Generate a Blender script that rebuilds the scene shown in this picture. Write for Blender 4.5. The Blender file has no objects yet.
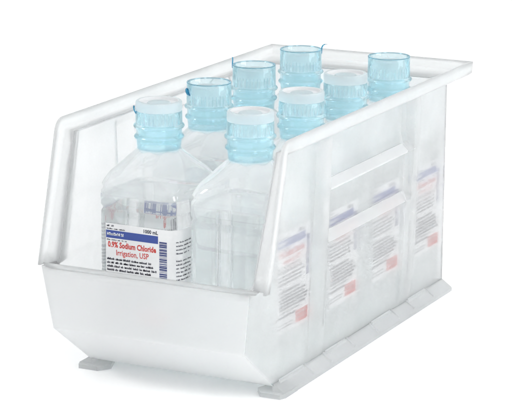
import bpy, bmesh, math, random
from mathutils import Vector, Matrix

S = 0.01                                  # everything below is written in centimetres
sc = bpy.context.scene
COL = sc.collection
random.seed(7)

# ------------------------------------------------------------------ helpers
def link(name, verts, faces, mats, parent=None, midx=None, smooth=True, angle=35):
    me = bpy.data.meshes.new(name)
    me.from_pydata([(v[0] * S, v[1] * S, v[2] * S) for v in verts], [], faces)
    for m in (mats if isinstance(mats, (list, tuple)) else [mats]):
        me.materials.append(m)
    if midx:
        me.polygons.foreach_set('material_index', midx)
    bm = bmesh.new(); bm.from_mesh(me)
    bmesh.ops.remove_doubles(bm, verts=bm.verts, dist=1e-6)
    bmesh.ops.dissolve_degenerate(bm, dist=1e-7, edges=bm.edges)
    bmesh.ops.recalc_face_normals(bm, faces=bm.faces)
    bm.to_mesh(me); bm.free()
    if smooth:
        me.polygons.foreach_set('use_smooth', [True] * len(me.polygons))
        me.set_sharp_from_angle(angle=math.radians(angle))
    me.update()
    o = bpy.data.objects.new(name, me); COL.objects.link(o)
    if parent: o.parent = parent
    return o

def thing(name, label, cat, loc=(0, 0, 0), rz=0, group=None):
    o = bpy.data.objects.new(name, None); COL.objects.link(o)
    o.location = [c * S for c in loc]; o.rotation_euler = (0, 0, rz)
    o.empty_display_size = 0.02
    o['label'] = label; o['category'] = cat
    if group: o['group'] = group
    return o

class MB:
    def __init__(s): s.v = []; s.f = []; s.m = []
    def quad(s, a, b, c, d, m=0):
        i = len(s.v); s.v += [a, b, c, d]; s.f.append((i, i + 1, i + 2, i + 3)); s.m.append(m)
    def grid(s, rows, m=0, closed=False):
        i = len(s.v); n = len(rows[0])
        for r in rows: s.v += list(r)
        for a in range(len(rows) - 1):
            for b in range(n if closed else n - 1):
                b2 = (b + 1) % n
                s.f.append((i + a * n + b, i + a * n + b2, i + (a + 1) * n + b2, i + (a + 1) * n + b)); s.m.append(m)
    def fan(s, ring, m=0):
        i = len(s.v); s.v += list(ring); s.f.append(tuple(range(i, i + len(ring)))); s.m.append(m)
    def box(s, x0, x1, y0, y1, z0, z1, m=0):
        P = [(x, y, z) for z in (z0, z1) for y in (y0, y1) for x in (x0, x1)]
        i = len(s.v); s.v += P
        for f in ((0, 2, 3, 1), (4, 5, 7, 6), (0, 1, 5, 4), (2, 6, 7, 3), (0, 4, 6, 2), (1, 3, 7, 5)):
            s.f.append(tuple(i + k for k in f)); s.m.append(m)
    def build(s, name, mats, parent=None, **k):
        return link(name, s.v, s.f, mats, parent, s.m, **k)

def solid(o, t, offset=-1.0, bevel=0.0):
    m = o.modifiers.new('thickness', 'SOLIDIFY'); m.thickness = t * S; m.offset = offset
    m.use_even_offset = True; m.thickness_clamp = 1.0
    if bevel:
        b = o.modifiers.new('edge_round', 'BEVEL'); b.width = bevel * S; b.segments = 2; b.limit_method = 'ANGLE'
        b.angle_limit = math.radians(40); b.harden_normals = False
    return o

# ------------------------------------------------------------------ materials
def new_mat(name):
    m = bpy.data.materials.new(name); m.use_nodes = True
    nt = m.node_tree; nt.nodes.clear()
    out = nt.nodes.new('ShaderNodeOutputMaterial')
    return m, nt, out

def N(nt, t, **k):
    n = nt.nodes.new(t)
    for a, v in k.items():
        if a in n.inputs: n.inputs[a].default_value = v
        else: setattr(n, a, v)
    return n

def simple(name, col, rough=0.6, noise=0.03, scale=400):
    m, nt, out = new_mat(name)
    p = N(nt, 'ShaderNodeBsdfPrincipled', Roughness=rough)
    tc = N(nt, 'ShaderNodeTexCoord'); no = N(nt, 'ShaderNodeTexNoise', Scale=scale, Detail=3.0)
    nt.links.new(tc.outputs['Object'], no.inputs['Vector'])
    mx = N(nt, 'ShaderNodeMix', data_type='RGBA')
    mx.inputs[6].default_value = (*[c * (1 - noise * 2) for c in col], 1)
    mx.inputs[7].default_value = (*[min(1, c * (1 + noise)) for c in col], 1)
    nt.links.new(no.outputs['Fac'], mx.inputs[0])
    nt.links.new(mx.outputs[2], p.inputs['Base Color'])
    nt.links.new(p.outputs[0], out.inputs[0])
    return m

def frosted(name, tint, see, rough, ior, bump=0.15, body=(0.93, 0.94, 0.94), grain=0.0):
    """milky moulded polypropylene: part rough glass, part scattering"""
    m, nt, out = new_mat(name)
    tc = N(nt, 'ShaderNodeTexCoord')
    no = N(nt, 'ShaderNodeTexNoise', Scale=900.0, Detail=2.0)
    lo = N(nt, 'ShaderNodeTexNoise', Scale=28.0, Detail=4.0)
    nt.links.new(tc.outputs['Object'], no.inputs['Vector']); nt.links.new(tc.outputs['Object'], lo.inputs['Vector'])
    bp = N(nt, 'ShaderNodeBump', Strength=bump, Distance=0.0004)
    nt.links.new(no.outputs['Fac'], bp.inputs['Height'])
    rf = N(nt, 'ShaderNodeBsdfGlass', Roughness=rough, IOR=ior); rf.distribution = 'MULTI_GGX'; rf.inputs['Color'].default_value = (*tint, 1)
    nt.links.new(bp.outputs[0], rf.inputs['Normal'])
    df = N(nt, 'ShaderNodeBsdfDiffuse'); df.inputs['Color'].default_value = (*body, 1)
    tl = N(nt, 'ShaderNodeBsdfTranslucent'); tl.inputs['Color'].default_value = (*body, 1)
    nt.links.new(bp.outputs[0], df.inputs['Normal'])
    mx1 = N(nt, 'ShaderNodeMixShader', Fac=0.68)
    nt.links.new(df.outputs[0], mx1.inputs[1]); nt.links.new(tl.outputs[0], mx1.inputs[2])
    # thickness of the moulding varies slightly, so does how milky it looks
    mr = N(nt, 'ShaderNodeMapRange'); mr.inputs[1].default_value = .3; mr.inputs[2].default_value = .7
    mr.inputs[3].default_value = see - .015; mr.inputs[4].default_value = see + .015
    nt.links.new(lo.outputs['Fac'], mr.inputs[0])
    mx2 = N(nt, 'ShaderNodeMixShader')
    sp = N(nt, 'ShaderNodeMath', operation='MULTIPLY_ADD'); sp.inputs[1].default_value = grain; sp.inputs[2].default_value = -grain / 2
    ad = N(nt, 'ShaderNodeMath', operation='ADD')
    nt.links.new(no.outputs['Fac'], sp.inputs[0]); nt.links.new(sp.outputs[0], ad.inputs[0]); nt.links.new(mr.outputs[0], ad.inputs[1])
    nt.links.new(ad.outputs[0], mx2.inputs[0])
    nt.links.new(mx1.outputs[0], mx2.inputs[1]); nt.links.new(rf.outputs[0], mx2.inputs[2])
    nt.links.new(mx2.outputs[0], out.inputs[0])
    return m

def glass(name, col, ior, rough=0.0, bump=0.0, bscale=60, milk=0.0, milkcol=(.985, .99, .99)):
    m, nt, out = new_mat(name)
    g = N(nt, 'ShaderNodeBsdfGlass', IOR=ior, Roughness=rough); g.inputs['Color'].default_value = (*col, 1)
    if bump:
        tc = N(nt, 'ShaderNodeTexCoord'); no = N(nt, 'ShaderNodeTexNoise', Scale=bscale, Detail=1.0)
        nt.links.new(tc.outputs['Object'], no.inputs['Vector'])
        bp = N(nt, 'ShaderNodeBump', Strength=bump, Distance=0.001)
        nt.links.new(no.outputs['Fac'], bp.inputs['Height']); nt.links.new(bp.outputs[0], g.inputs['Normal'])
    last = g
    if milk:                                  # slight haze of unpigmented plastic
        df = N(nt, 'ShaderNodeBsdfDiffuse'); df.inputs['Color'].default_value = (*milkcol, 1)
        tl = N(nt, 'ShaderNodeBsdfTranslucent'); tl.inputs['Color'].default_value = (*milkcol, 1)
        a = N(nt, 'ShaderNodeMixShader', Fac=0.5); b = N(nt, 'ShaderNodeMixShader', Fac=milk)
        nt.links.new(df.outputs[0], a.inputs[1]); nt.links.new(tl.outputs[0], a.inputs[2])
        nt.links.new(g.outputs[0], b.inputs[1]); nt.links.new(a.outputs[0], b.inputs[2]); last = b
    nt.links.new(last.outputs[0], out.inputs[0])
    return m

BIN = frosted('frosted_polypropylene', (0.942, 0.945, 0.946), 0.70, 0.13, 1.40, bump=.008, body=(.875, .88, .88), grain=.03)
BIN_FRONT = frosted('frosted_front', (0.965, 0.968, 0.968), 0.36, 0.3, 1.40, body=(.89, .895, .894), bump=.03, grain=.05)
LEDGE = frosted('frosted_ledge', (0.97, 0.975, 0.975), 0.30, 0.25, 1.40, body=(.94, .943, .943))
BIN_RIM = frosted('frosted_rim', (0.955, 0.96, 0.96), 0.55, 0.22, 1.40, body=(.86, .865, .865), bump=.02, grain=.03)
SHELL = glass('clear_bottle_plastic', (0.996, 0.998, 0.998), 1.45, 0.0, 0.05, 40, milk=.085)
SHELL_DRY = glass('misted_bottle_plastic', (0.996, 0.998, 0.998), 1.45, 0.03, 0.05, 40, milk=.24)
WATER = glass('water', (0.995, 0.998, 0.998), 1.333)
CAP = glass('blue_cap_plastic', (0.940, 0.985, 0.995), 1.42, 0.03, 0.25, 160, milk=.12, milkcol=(.78, .955, .99))
TAB = glass('deep_blue_tab', (0.25, 0.62, 0.78), 1.42, 0.1)
CLOSURE = frosted('white_closure', (0.955, 0.975, 0.98), 0.5, 0.2, 1.4, body=(.94, .965, .97))
RECESS = simple('grey_liner', (0.60, 0.61, 0.62))
PAPER = simple('label_paper', (0.76, 0.765, 0.77), 0.45)
INK = simple('dark_ink', (0.035, 0.037, 0.06))
GREYINK = simple('fine_ink', (0.05, 0.05, 0.075))
BLUE = simple('blue_ink', (0.04, 0.075, 0.30))
NAVY = simple('barcode_ink', (0.03, 0.045, 0.17))
RED = simple('red_ink', (0.56, 0.04, 0.03))
PALE = simple('white_ink', (0.85, 0.87, 0.9))
GROUND = simple('white_sweep', (0.97, 0.97, 0.97), 0.9, 0.0, 3)

# ------------------------------------------------------------------ the ground: a seamless white sweep
mb = MB()
prof = [(-900, 0), (900, 0)] + [(900 + 200 * math.sin(a), 200 - 200 * math.cos(a)) for a in [math.radians(k * 7.5) for k in range(1, 13)]] + [(1100, 600)]
mb.grid([[(-1200, y, z) for y, z in prof], [(1200, y, z) for y, z in prof]])
g = mb.build('ground', GROUND); g['kind'] = 'structure'

# ------------------------------------------------------------------ the bin
T = 0.22
ZB, ZC, ZL, ZW, H = 0.95, 5.3, 10.6, 21.8, 23.0
YB, YC, YL, YT = 5.5, -0.45, 0.95, 4.55       # front edge of the side wall at ZB, ZC, ZL, ZW
OX, OY = 10.85, 46.1                          # outer rim
def lerp(a, b, t): return a + (b - a) * t
def pl(z, pts):
    for (z0, v0), (z1, v1) in zip(pts, pts[1:]):
        if z <= z1 + 1e-9: return lerp(v0, v1, (z - z0) / (z1 - z0))
    return pts[-1][1]
def yfront(z): return pl(z, [(ZB, YB), (ZC, YC), (ZL, .12), (ZL + .4, YL + .15), (ZW, YT)])
def yback(z): return pl(z, [(ZB, 44.1), (ZW, 42.3)])
def wallx(z): return pl(z, [(ZB, 9.1), (ZW, 9.9)])
def sstep(a, b, x):
    t = max(0.0, min(1.0, (x - a) / (b - a))); return t * t * (3 - 2 * t)
def band(y, a, b, w): return sstep(a - w, a, y) * (1 - sstep(b, b + w, y))
def relief(y, z):
    """outward relief of the side wall: two stacking ledges between two broad pilasters"""
    r = 0.0
    k = sstep(20.9, 21.6, z)                                  # everything fades into the rim
    up = band(y, 15.6, 34.0, 0.25)
    lowband = sstep(ZB, ZB + 1.0, z)
    # pilasters
    pil = max(band(y, 11.9, 15.2, 0.35), band(y, 32.9, 35.4, 0.35))
    r += 0.20 * pil * lowband * (1 - k)
    # recesses over each ledge
    if z >= 16.4: d = pl(z, [(16.4, 0.12), (17.2, -0.62), (18.1, -0.85), (21.8, -0.95)])
    elif z >= 11.6: d = pl(z, [(11.6, 0.12), (12.6, -0.32), (16.15, -0.38), (16.4, 0.12)])
    elif z >= 11.3: d = pl(z, [(11.3, -0.02), (11.6, 0.12)])
    else: d = -0.02
    r += d * up * (1 - k)
    # lower bay: a shallow seam line
    if z < 4.2: r += -0.06 * band(y, 13.2, 13.5, .12)
    return r

fixed = sorted(set([11.0, 11.5, 11.7, 11.9, 13.5, 15.2, 15.35, 15.45, 15.6, 15.9] + [15.9 + 16.9 * i / 22 for i in range(1, 22)] +
                   [32.5, 32.7, 32.9, 33.2, 33.6, 33.9, 34.0, 34.12, 34.25, 34.8, 35.4, 35.6, 35.8, 36.5, 38, 39.5]))
zs = sorted(set([ZB, 1.2, 1.5, 1.95, 2.6, 3.4, 4.2, ZC, 6, 7, 8, 9, 9.8, ZL, 11.0, 11.3, 11.45, 11.6, 12.1, 12.6, 13.3, 13.6, 14.4, 15.2, 15.9, 16.15,
                 16.28, 16.4, 16.8, 17.2, 17.75, 18.1, 18.8, 19.6, 20.3, 20.9, 21.15, 21.4, 21.6, ZW]))
def flare(z): return pl(z, [(ZB, 0), (ZC, 0), (ZL, 1.25), (ZL + .4, 0), (ZW, 0)])
def wall_row(z, sx):
    yf, yb = yfront(z), yback(z)
    ys = [lerp(yf, 11.0, i / 8) for i in range(8)] + fixed + [lerp(39.5, yb, .5), yb]
    fl_ = flare(z) if sx < 0 else 0.0
    return [(sx * (wallx(z) + relief(y, z) + fl_ * (1 - sstep(yf, yf + 2.5, y))), y, z) for y in ys]

bin_ = thing('storage_bin', 'large translucent white plastic stack bin with open cut-down front, holding eight bottles', 'storage bin')
body = MB()
for sx in (1, -1):
    body.grid([wall_row(z, sx) for z in zs])
nx = 12
def across(xw, y, z, n=nx): return [(lerp(-xw, xw, i / n), y, z) for i in range(n + 1)]
frz = [z for z in zs if z <= ZL + 1e-6]
body.grid([[(lerp(-wallx(z) - flare(z), wallx(z), i / nx), yfront(z), z) for i in range(nx + 1)] for z in frz], 1)          # chamfer and front wall
body.grid([across(wallx(z), yback(z), z) for z in zs])               # back wall
body.grid([across(wallx(ZB), lerp(YB, 44.1, k / 6), ZB) for k in range(7)])   # floor
ob = body.build('body', [BIN, BIN_FRONT], bin_, angle=28)
solid(ob, T, -1.0)

# rim: ledge outwards, then a band upwards; along both sloping fronts, both sides and the back; a small lip in front
rim = MB()
def outer_side():
    """outer rim curve in (y,z) with the wall-edge point it belongs to"""
    pts = []
    A, B = (0.0, ZL + 0.05), (3.4, H)
    dx, dz = B[0] - A[0], B[1] - A[1]; L = math.hypot(dx, dz); ux, uz = dx / L, dz / L
    r = 1.15
    n = 8
    for i in range(n + 1):
        t = i / n * (1 - r / L)
        w = (lerp(YL, YT, i / n), lerp(ZL, ZW, i / n))
        pts.append(((A[0] + dx * t, A[1] + dz * t), w))
    P0 = (B[0] - ux * r, B[1] - uz * r); P2 = (B[0] + r, H)
    for i in range(1, 7):
        t = i / 6
        q = ((1 - t) ** 2 * P0[0] + 2 * t * (1 - t) * B[0] + t * t * P2[0], (1 - t) ** 2 * P0[1] + 2 * t * (1 - t) * B[1] + t * t * P2[1])
        pts.append((q, (YT, ZW)))
    for i in range(1, 15):
        t = i / 14
        pts.append(((lerp(P2[0], OY, t), H), (lerp(YT, 42.3, t), ZW)))
    return pts
OS = outer_side()
for sx in (1, -1):
    def wx(w): return sx * (wallx(w[1]) + 0.0)
    wall = [(wx(w), w[0], w[1]) for q, w in OS]
    # ledge corners follow the wall edge at the outer x; at the back they spread to the hanging lip
    led = []
    for q, w in OS:
        t = max(0, (w[0] - YT) / (42.3 - YT))
        led.append((sx * OX, lerp(w[0], q[0], t) if w[1] >= ZW - 1e-6 else w[0], w[1]))
    led1 = [(lerp(a[0], b[0], .85), lerp(a[1], b[1], .85), lerp(a[2], b[2], .85)) for a, b in zip(wall, led)]
    def up(f, dxx): return [(sx * (OX + dxx), lerp(l[1], q[0], f), lerp(l[2], q[1], f)) for l, (q, w) in zip(led, OS)]
    rim.grid([wall, led1, up(.12, 0), up(.5, .03), up(1, .06)])
xb = 9.9
bw = [(lerp(-xb, xb, i / 14), 42.3, ZW) for i in range(15)]
def bl(xo, y, z): return [(lerp(-xo, xo, i / 14), y, z) for i in range(15)]
k85 = lerp(xb, OX, .85)
rim.grid([bw, bl(k85, lerp(42.3, OY, .85), ZW), bl(OX, OY, lerp(ZW, H, .12)), bl(OX + .03, OY, lerp(ZW, H, .5)), bl(OX + .06, OY, H)])
xl = wallx(ZL)
def fl(xw, y, z): return [(lerp(-xw, xw, i / 12), y, z) for i in range(13)]
rim.grid([fl(xl + .2, .16, ZL - .05), fl(xl + .7, .06, ZL + .05), fl(xl + 1.0, .03, ZL + .3)])
orim = rim.build('rim', BIN_RIM, bin_, angle=50)
solid(orim, 0.24, 0.0)

# two stacking ledges on each side: solid sloping shelves with a crisp lower lip
for sx in (1, -1):
    for z0, z1, ya, yb2, d in ((17.1, 16.36, 15.35, 34.6, .62), (12.5, 11.55, 15.35, 33.2, .34)):
        lg = MB()
        def L(y, cut):
            xo = wallx(z1) + .17; xi = wallx(z0) - d + .04
            return [(sx * xi, y, z0 + .02), (sx * (xi + .12), y, z0 + .05), (sx * (xo + .02), y, z1 + .14), (sx * (xo + .05), y, z1), (sx * (xo - .1), y, z1 - .06), (sx * xi, y, z0 - .3)]
        rows = [L(lerp(ya, yb2, i / 8), 0) for i in range(9)]
        lg.grid(rows, closed=True); lg.fan(rows[0]); lg.fan(rows[-1])
        lg.build('stacking_ledge', LEDGE, bin_, angle=25)

# base rails: sloping flange along each side with cross ribs, and a foot under each front corner
for sx in (1, -1):
    rl = MB()
    ys = [YB + .05] + [YB + 1 + i * (44.0 - YB - 1) / 16 for i in range(17)]
    def pr(y): return [(sx * 9.12, y, 1.15), (sx * 9.35, y, 1.0), (sx * 10.15, y, .42), (sx * 10.22, y, .3), (sx * 10.22, y, 0.02), (sx * 9.0, y, 0.02), (sx * 8.95, y, .9)]
    rows = [pr(y) for y in ys]
    rl.grid(rows, closed=True); rl.fan(rows[0]); rl.fan(rows[-1])
    fv = [(sx * 10.26, YB + .1), (sx * 10.0, YB - .55), (sx * 8.1, YB - .55), (sx * 7.3, YB + .6), (sx * 8.0, YB + 2.5), (sx * 10.26, YB + 2.5)]
    lo = [(x, y, 0.015) for x, y in fv]; hi = [(x, y, .42) for x, y in fv]
    rl.grid([lo, hi], closed=True); rl.fan(lo); rl.fan(hi)
    orl = rl.build('base_rail', BIN_RIM, bin_, angle=25)
    for y in (11.6, 15.4, 20.6, 25.8, 31.0, 34.6, 39.5):
        a = [(sx * 9.2, y, 1.28), (sx * 10.1, y, .62), (sx * 10.1, y, .3), (sx * 9.2, y, .9)]
        b = [(x, yy + .22, z) for x, yy, z in a]
        rb = MB(); rb.grid([a, b], closed=True); rb.fan(a); rb.fan(b)
        rb.build('rail_rib', BIN_RIM, orl, angle=25)
    for y0, y1 in ((6.4, 11.2), (15.9, 20.2), (26.2, 30.6), (35, 39.2)):
        a = [(sx * 9.2, y0, 1.12), (sx * 9.2, y0, 1.34), (sx * 9.36, y0, 1.24), (sx * 9.36, y0, 1.0)]
        b = [(x, y1, z) for x, yy, z in a]
        rb = MB(); rb.grid([a, b], closed=True); rb.fan(a); rb.fan(b)
        rb.build('rail_rib', BIN_RIM, orl, angle=25)

# ------------------------------------------------------------------ the bottle
HB, RC = 4.12, 1.2
WL = 15.95                                        # water line
def section(h, rc, z, n=7, m=5):
    P = []
    rc = min(rc, h)
    for q in range(4):
        a0 = math.radians(-90 + 90 * q)
        # side q runs along a flat, then turns a corner; q=0 is the -y side, left to right
        c, s = math.cos(math.radians(90 * q)), math.sin(math.radians(90 * q))
        loc = [(lerp(-(h - rc), h - rc, i / m), -h) for i in range(m)]
        loc += [(h - rc + rc * math.sin(math.radians(90 * i / n)), -(h - rc) - rc * math.cos(math.radians(90 * i / n))) for i in range(n)]
        P += [(x * c - y * s, x * s + y * c, z) for x, y in loc]
    return P
BZ = 1.2                                          # floor of the bin
prof = [(1.2, 1.0, 1.25), (2.9, 1.0, 1.2), (3.65, 1.05, 1.28), (4.0, 1.1, 1.55), (HB, RC, 2.1), (HB, RC, 4.6), (HB, RC, 9), (HB, RC, 13.6), (HB - .02, RC, 14.4),
        (HB - .12, RC, 14.62), (HB - .12, RC, 14.75), (HB, RC, 15.0), (HB, 1.12, 15.7), (HB - .02, 1.2, 16.2), (HB - .14, 1.3, 16.42), (HB - .14, 1.35, 16.55), (HB - .02, 1.4, 16.8), (3.98, 1.6, 17.2), (3.72, 1.85, 17.75), (3.2, 2.1, 18.35),
        (2.75, 2.2, 18.9), (2.3, 2.1, 19.35), (1.98, 1.95, 19.7), (1.8, 1.8, 20.0), (1.72, 1.72, 20.4), (1.7, 1.7, 21.2), (1.7, 1.7, 22.6)]
def lathe(mbx, pr, n=48, m=0, mod=None):
    rows = []
    for r, z in pr:
        rows.append([(r * math.cos(2 * math.pi * i / n), r * math.sin(2 * math.pi * i / n), z + (mod(2 * math.pi * i / n, z) if mod else 0)) for i in range(n)])
    mbx.grid(rows, m, closed=True)
    return rows

def wrap(s, z, off=0.03):
    """point on the bottle's side: s = distance along the wall from the middle of the front face"""
    h = HB + off; f = HB - RC; rc = RC + off; q = rc * math.pi / 2
    if s <= f and s >= -f: return (s, -h, z)
    if s > f:
        d = s - f
        if d < q:
            a = d / rc; return (f + rc * math.sin(a), -f - rc * math.cos(a), z)
        d -= q; return (h, -f + d, z)
    d = -s - f
    if d < q:
        a = d / rc; return (-f - rc * math.sin(a), -f - rc * math.cos(a), z)
    d -= q; return (-h, -f + d, z)

def text_geo(txt, width, height, bold=0.012):
    cu = bpy.data.curves.new('t', 'FONT'); cu.body = txt; cu.offset = bold; cu.resolution_u = 2; cu.size = 1
    o = bpy.data.objects.new('t', cu); COL.objects.link(o)
    dg = bpy.context.evaluated_depsgraph_get(); dg.update()
    me = bpy.data.meshes.new_from_object(o.evaluated_get(dg))
    V = [(v.co.x, v.co.y) for v in me.vertices]; F = [tuple(p.vertices) for p in me.polygons]
    bpy.data.objects.remove(o); bpy.data.curves.remove(cu); bpy.data.meshes.remove(me)
    x0 = min(v[0] for v in V); x1 = max(v[0] for v in V); y0 = 0; y1 = .7
    return [((x - x0) / (x1 - x0) * width, (y - y0) / (y1 - y0) * height) for x, y in V], F

class Print:
    def __init__(s, off): s.mb = MB(); s.off = off
    def rect(s, s0, s1, z0, z1, m=0):
        n = max(1, int((s1 - s0) / .25))
        s.mb.grid([[wrap(lerp(s0, s1, i / n), z, s.off) for i in range(n + 1)] for z in (z0, z1)], m)
    def text(s, txt, s0, z0, w, h, m=0, bold=.012):
        V, F = text_geo(txt, w, h, bold); i = len(s.mb.v)
        s.mb.v += [wrap(s0 + x, z0 + y, s.off) for x, y in V]
        for f in F: s.mb.f.append(tuple(i + k for k in f)); s.mb.m.append(m)
    def micro(s, s0, s1, z, h, m=0, dens=.62, gap=.12):
        """a line of print too small to read: little strokes grouped like words"""
        x = s0
        while x < s1:
            wl = random.uniform(.15, .75)
            e = min(s1, x + wl)
            while x < e:
                w = random.uniform(.03, .055) * h / .16
                hh = h * random.choice((.68, .7, .7, 1, 1))
                s.rect(x, x + w, z, z + hh, m)
                if random.random() < .5: s.rect(x, x + w * 2.0, z + (0 if random.random() < .5 else h * .55), z + (h * .17 if random.random() < .5 else h * .68), m)
                x += w / dens
            x += gap * random.uniform(.7, 1.4)

def build_label(parent):
    lb = MB(); n = 40
    rows = [[wrap(lerp(-3.12, 6.5, i / n), z, .03) for i in range(n + 1)] for z in (4.5, 7, 9.5, 11.5, 13.45)]
    lb.grid(rows)
    L = lb.build('label', PAPER, parent)
    p = Print(.036); p.rect(-3.08, 2.2, 12.12, 12.82); p.mb.build('header_band', BLUE, L, smooth=False)
    p = Print(.042); p.micro(-2.95, -1.35, 12.36, .26, dens=.72, gap=.06); p.mb.build('header_lettering', PALE, L, smooth=False)
    p = Print(.036)
    p.text('0.9% Sodium Chloride', -2.9, 11.3, 4.9, .5, bold=.036)
    p.text('Irrigation, USP', -2.05, 10.6, 3.3, .5, bold=.016)
    p.mb.build('title_text', RED, L, smooth=False)
    p = Print(.036); p.text('1000 mL', .75, 12.95, 1.45, .32, bold=.035); p.mb.build('volume_text', INK, L, smooth=False)
    p = Print(.036)
    p.micro(-3.0, -2.3, 13.15, .16); p.micro(-3.0, -1.2, 12.9, .13); p.micro(-3.0, -1.0, 11.9, .13)
    z = 10.12
    for k in range(5): p.micro(-3.0, random.uniform(1.4, 2.2), z, .2, dens=.8, gap=.1); z -= .33
    p.micro(-3.0, -2.3, z, .17)
    z -= .42; p.micro(-3.0, 1.2, z, .28, dens=1.0, gap=.08)
    z -= .33
    for k in range(5): p.micro(-2.9, random.uniform(1.8, 2.9), z, .23, dens=1.1, gap=.08); z -= .3
    p.micro(-2.8, 1.0, z, .16)
    z -= .4; p.micro(-3.0, .2, z, .28, dens=1.0, gap=.08)
    p.micro(-3.0, -.2, 5.2, .15); p.micro(-3.0, -.5, 4.92, .15)
    # the side panel of the label, round the corner
    for k in range(20):
        if k in (4, 11): continue
        p.micro(3.9, random.uniform(5.6, 6.3), 12.3 - k * .34, .15)
    p.mb.build('fine_print', GREYINK, L, smooth=False)
    p = Print(.036); z = 12.35
    while z > 8.85:
        h = random.choice((.05, .05, .09, .13)); p.rect(2.32, 3.08, z - h, z); z -= h + random.choice((.03, .03, .05, .08))
    p.mb.build('barcode', NAVY, L, smooth=False)
    p = Print(.036); p.rect(.35, 2.85, 4.8, 5.9); p.mb.build('warning_block', RED, L, smooth=False)
    p = Print(.042); p.micro(.7, 2.5, 5.5, .18, dens=.75); p.micro(.7, 2.5, 5.12, .18, dens=.75); p.mb.build('warning_lettering', RECESS, L, smooth=False)
    return L

def cap_profile(top):
    o = [(1.86, 19.55), (1.93, 19.75), (1.98, 20.3), (2.02, 20.58), (2.17, 20.68), (2.22, 20.8), (2.17, 20.92), (2.03, 21.02), (2.03, 21.45), (2.06, 21.55), (2.22, 21.64), (2.27, 21.76), (2.22, 21.88),
         (2.07, 21.98), (2.05, 22.3), (2.05, top - .06), (2.02, top)]
    i = [(1.93, top), (1.9, top - .08), (1.92, 22), (1.88, 20.4), (1.76, 19.6)]
    return o + i

def make_bottle(kind):
    root = thing('bottle', 'x', 'bottle', group='one litre bottles packed in the bin')
    sh = MB(); rows = [section(h, r, z) for h, r, z in prof]
    kd = [k for k, p in enumerate(prof) if p[2] >= WL - .3][0]      # the inside is wet and clear below the water line, misted above it
    sh.grid(rows[:kd + 1], closed=True); sh.grid(rows[kd:], 1, closed=True); sh.fan(list(reversed(rows[0])))
    s = sh.build('body', [SHELL, SHELL_DRY], root, angle=60); solid(s, .07, -1.0)
    w = MB()
    wr = [section(h - .062, max(.4, r - .06), z + (.062 if k < 4 else 0)) for k, (h, r, z) in enumerate(prof) if z < WL - .05]
    wr += [section(HB - .062, RC - .06, WL), section(HB - .16, RC - .1, WL - .05), section(HB - .5, RC - .3, WL - .07)]
    w.grid(wr, closed=True); w.fan(list(reversed(wr[0]))); w.fan(wr[-1])
    w.build('water', WATER, root, angle=50)
    build_label(root)
    c = MB(); top = 23.12 if kind == 'white' else 24.0
    def mod(a, z): return .10 * math.cos(7 * a) if z < 19.7 else 0
    pr = cap_profile(top)
    lathe(c, pr + [pr[0]], 72, mod=mod)
    # short grip ribs round the cap above its rings
    for k in range(36):
        a = 2 * math.pi * k / 36; ca, sa = math.cos(a), math.sin(a)
        def P(r, t, z): return (r * ca - t * sa, r * sa + t * ca, z)
        lo, hi = [P(2.0, -.022, 22.05), P(2.07, -.012, 22.05), P(2.07, .012, 22.05), P(2.0, .022, 22.05)], [P(2.0, -.022, 22.95), P(2.062, -.012, 22.95), P(2.062, .012, 22.95), P(2.0, .022, 22.95)]
        c.grid([lo, hi], closed=True); c.fan(lo); c.fan(hi)
    cap = c.build('cap', CAP, root, angle=40)
    sl = MB(); lathe(sl, [(1.72, 19.7), (1.86, 19.7), (1.9, 20.4), (1.9, 21.75), (1.74, 21.75), (1.72, 19.7)], 56); sl.build('inner_sleeve', CAP, cap, angle=40)
    q = MB()
    if kind == 'white':
        lathe(q, [(1.68, 20.3), (1.7, 23.1), (2.03, 23.14), (2.06, 23.3), (2.05, 23.9), (1.98, 24.0), (1.72, 24.0), (1.68, 23.94), (1.64, 23.72), (1.05, 23.72), (1.0, 23.84), (.9, 23.88), (.0, 23.9)], 48)
        q.build('closure', CLOSURE, cap, angle=40)
        d = MB(); lathe(d, [(1.76, 24.008), (1.70, 24.0), (1.675, 23.95), (1.63, 23.76), (1.08, 23.735)], 48); d.build('liner_ring', RECESS, cap)
    else:
        lathe(q, [(1.66, 20.3), (1.67, 23.4), (1.6, 23.52), (1.2, 23.5), (1.1, 23.58), (0, 23.6)], 48)
        q.build('closure', CLOSURE, cap, angle=40)
        d = MB(); lathe(d, [(1.94, 23.92), (1.97, 23.99), (2.03, 24.02), (2.065, 23.98), (2.06, 23.92), (1.94, 23.92)], 56); d.build('cap_rim', RIMRING, cap)
    return root, cap
RIMRING = glass('cap_rim_plastic', (0.78, 0.87, 0.90), 1.45, 0.12)

def tab(cap, ang, kind):
    """torn tear-strip end on a cap"""
    m = MB(); a = math.radians(ang); ca, sa = math.cos(a), math.sin(a)
    def P(r, t, z): return (r * ca - t * sa, r * sa + t * ca, z)
    if kind == 'spike': pts = [(2.08, 23.6, .10), (2.1, 24.0, .07), (2.08, 24.45, .04), (2.1, 24.62, .02)]
    elif kind == 'hook': pts = [(2.06, 23.5, .12), (2.1, 24.1, .11), (2.2, 24.3, .12), (2.4, 24.42, .14), (2.62, 24.4, .06)]
    else: pts = [(2.05, 22.9, .3), (2.16, 23.1, .32), (2.22, 23.35, .28), (2.2, 23.55, .14)]
    rows = [[P(r - .05, -w, z), P(r + .05, -w, z), P(r + .05, w, z), P(r - .05, w, z)] for r, z, w in pts]
    m.grid(rows, closed=True); m.fan(rows[0]); m.fan(rows[-1])
    m.build('tear_tab', TAB, cap)

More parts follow.
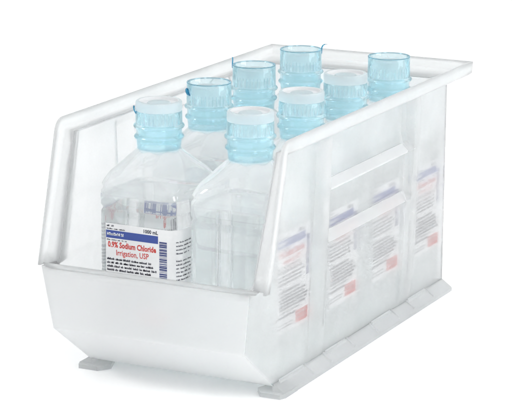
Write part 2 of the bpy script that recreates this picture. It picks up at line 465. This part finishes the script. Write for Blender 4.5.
def copy_tree(o, parent=None):
    c = o.copy(); COL.objects.link(c)
    if parent: c.parent = parent
    for ch in list(o.children): copy_tree(ch, c)
    return c
protos = {}
def bottle(kind, x, y, rz, label, dz, tabs):
    if kind not in protos:
        r, c = make_bottle(kind); protos[kind] = r
        root = r
        fresh = True
    else:
        root = copy_tree(protos[kind]); fresh = False
    root.location = (x * S, y * S, 0); root.rotation_euler = (0, 0, rz); root['label'] = label
    for ch in root.children:
        if ch.name.startswith('label'): ch.location.z = dz * S
    return root
X0, DX, Y0, DY = -0.03, 4.71, 10.23, 9.83
spec = [
    ('white', 0, 0, 'clear bottle with legible front label, white-topped blue cap, at the low open front'),
    ('blue', 0, 1, 'clear bottle with open blue cap and loose blue flap, second along the left wall'),
    ('blue', 0, 2, 'clear bottle with open blue cap and thin upright spike, along the left wall'),
    ('blue', 0, 3, 'clear bottle with open blue cap and curled hook, in the far left corner'),
    ('white', 1, 0, 'clear bottle with white-topped cap just behind the raised right front corner of the rim'),
    ('white', 1, 1, 'clear bottle with white-topped cap, second from the front along the right wall'),
    ('white', 1, 2, 'clear bottle with white-topped cap, third from the front along the right wall'),
    ('blue', 1, 3, 'clear bottle with open blue cap, in the far right corner beside the back wall'),
]
TABS = {(0, 0): [(200, 'flap')], (0, 1): [(225, 'flap')], (0, 2): [(190, 'spike')], (0, 3): [(20, 'hook')]}
made = []
for kind, c, r, lab in spec:
    jx, jr = random.uniform(-.06, .06), math.radians(random.uniform(-1.5, 1.5))
    made.append((bottle(kind, X0 + (DX if c else -DX + (.22, .1, -.25, .1)[r]) + jx, Y0 + r * DY + {(1, 3): .3, (1, 0): -.4}.get((c, r), 0), (math.pi / 2 if c else 0) + jr, lab, (.6, .36, .36, .36)[r] if c else (0, 1.0, .6, .6)[r], None), c, r))
for root, c, r in made:
    cap = [ch for ch in root.children if ch.name.startswith('cap')][0]
    cap.rotation_euler.z = random.uniform(0, .4)
    for ang, k in TABS.get((c, r), []):
        tab(cap, ang, k)

# ------------------------------------------------------------------ light
w = bpy.data.worlds.new('World'); sc.world = w; w.use_nodes = True
bg = w.node_tree.nodes['Background']; bg.inputs[0].default_value = (0.97, 0.985, 1.0, 1); bg.inputs[1].default_value = 0.72
def area(name, loc, target, sx_, sy_, power, col=(1, 1, 1)):
    l = bpy.data.lights.new(name, 'AREA'); l.shape = 'RECTANGLE'; l.size = sx_; l.size_y = sy_; l.energy = power; l.color = col
    o = bpy.data.objects.new(name, l); COL.objects.link(o); o.location = loc
    o.rotation_euler = (Vector(target) - Vector(loc)).to_track_quat('-Z', 'Y').to_euler()
    return o
area('overhead_softbox', (0, 1.0, 4.2), (0, 1.0, 0), 8, 9, 110)
area('side_softbox', (-2.6, -1.6, 2.2), (0, .2, .1), 0.8, 0.8, 36)
area('front_softbox', (2.4, -1.8, 2.0), (0, .2, .1), 0.8, 1.0, 26)

area('right_softbox', (2.6, 0.4, 1.1), (0, .25, .1), 1.6, 1.6, 36)

# ------------------------------------------------------------------ camera
cd = bpy.data.cameras.new('camera'); cam = bpy.data.objects.new('camera', cd); COL.objects.link(cam)
Cp = Vector((94.86516767, -171.40574434, 64.74994553)) * S
R = Vector((0.8956564, 0.44473621, 0.00305206)); U = Vector((-0.10770343, 0.21023605, 0.97169994)); F = Vector((-0.43150849, 0.87063799, -0.23619888))
cam.matrix_world = Matrix(((R.x, U.x, -F.x, Cp.x), (R.y, U.y, -F.y, Cp.y), (R.z, U.z, -F.z, Cp.z), (0, 0, 0, 1)))
cd.sensor_width = 36; cd.lens = 2391.648 * 36 / 512
cd.shift_x = 2.056 / 512; cd.shift_y = -1.776 / 512
cd.clip_end = 100; cd.clip_start = .05
sc.camera = cam

sc.view_settings.view_transform = 'Standard'; sc.view_settings.look = 'None'; sc.view_settings.gamma = 1
sc.view_settings.exposure = 0.0
sc.render.engine = 'CYCLES'
cy = sc.cycles
cy.max_bounces = 160; cy.transmission_bounces = 160; cy.diffuse_bounces = 100; cy.glossy_bounces = 100; cy.transparent_max_bounces = 16
cy.caustics_refractive = True; cy.caustics_reflective = True; cy.sample_clamp_indirect = 0.0
cy.blur_glossy = 0.0; cy.use_denoising = True
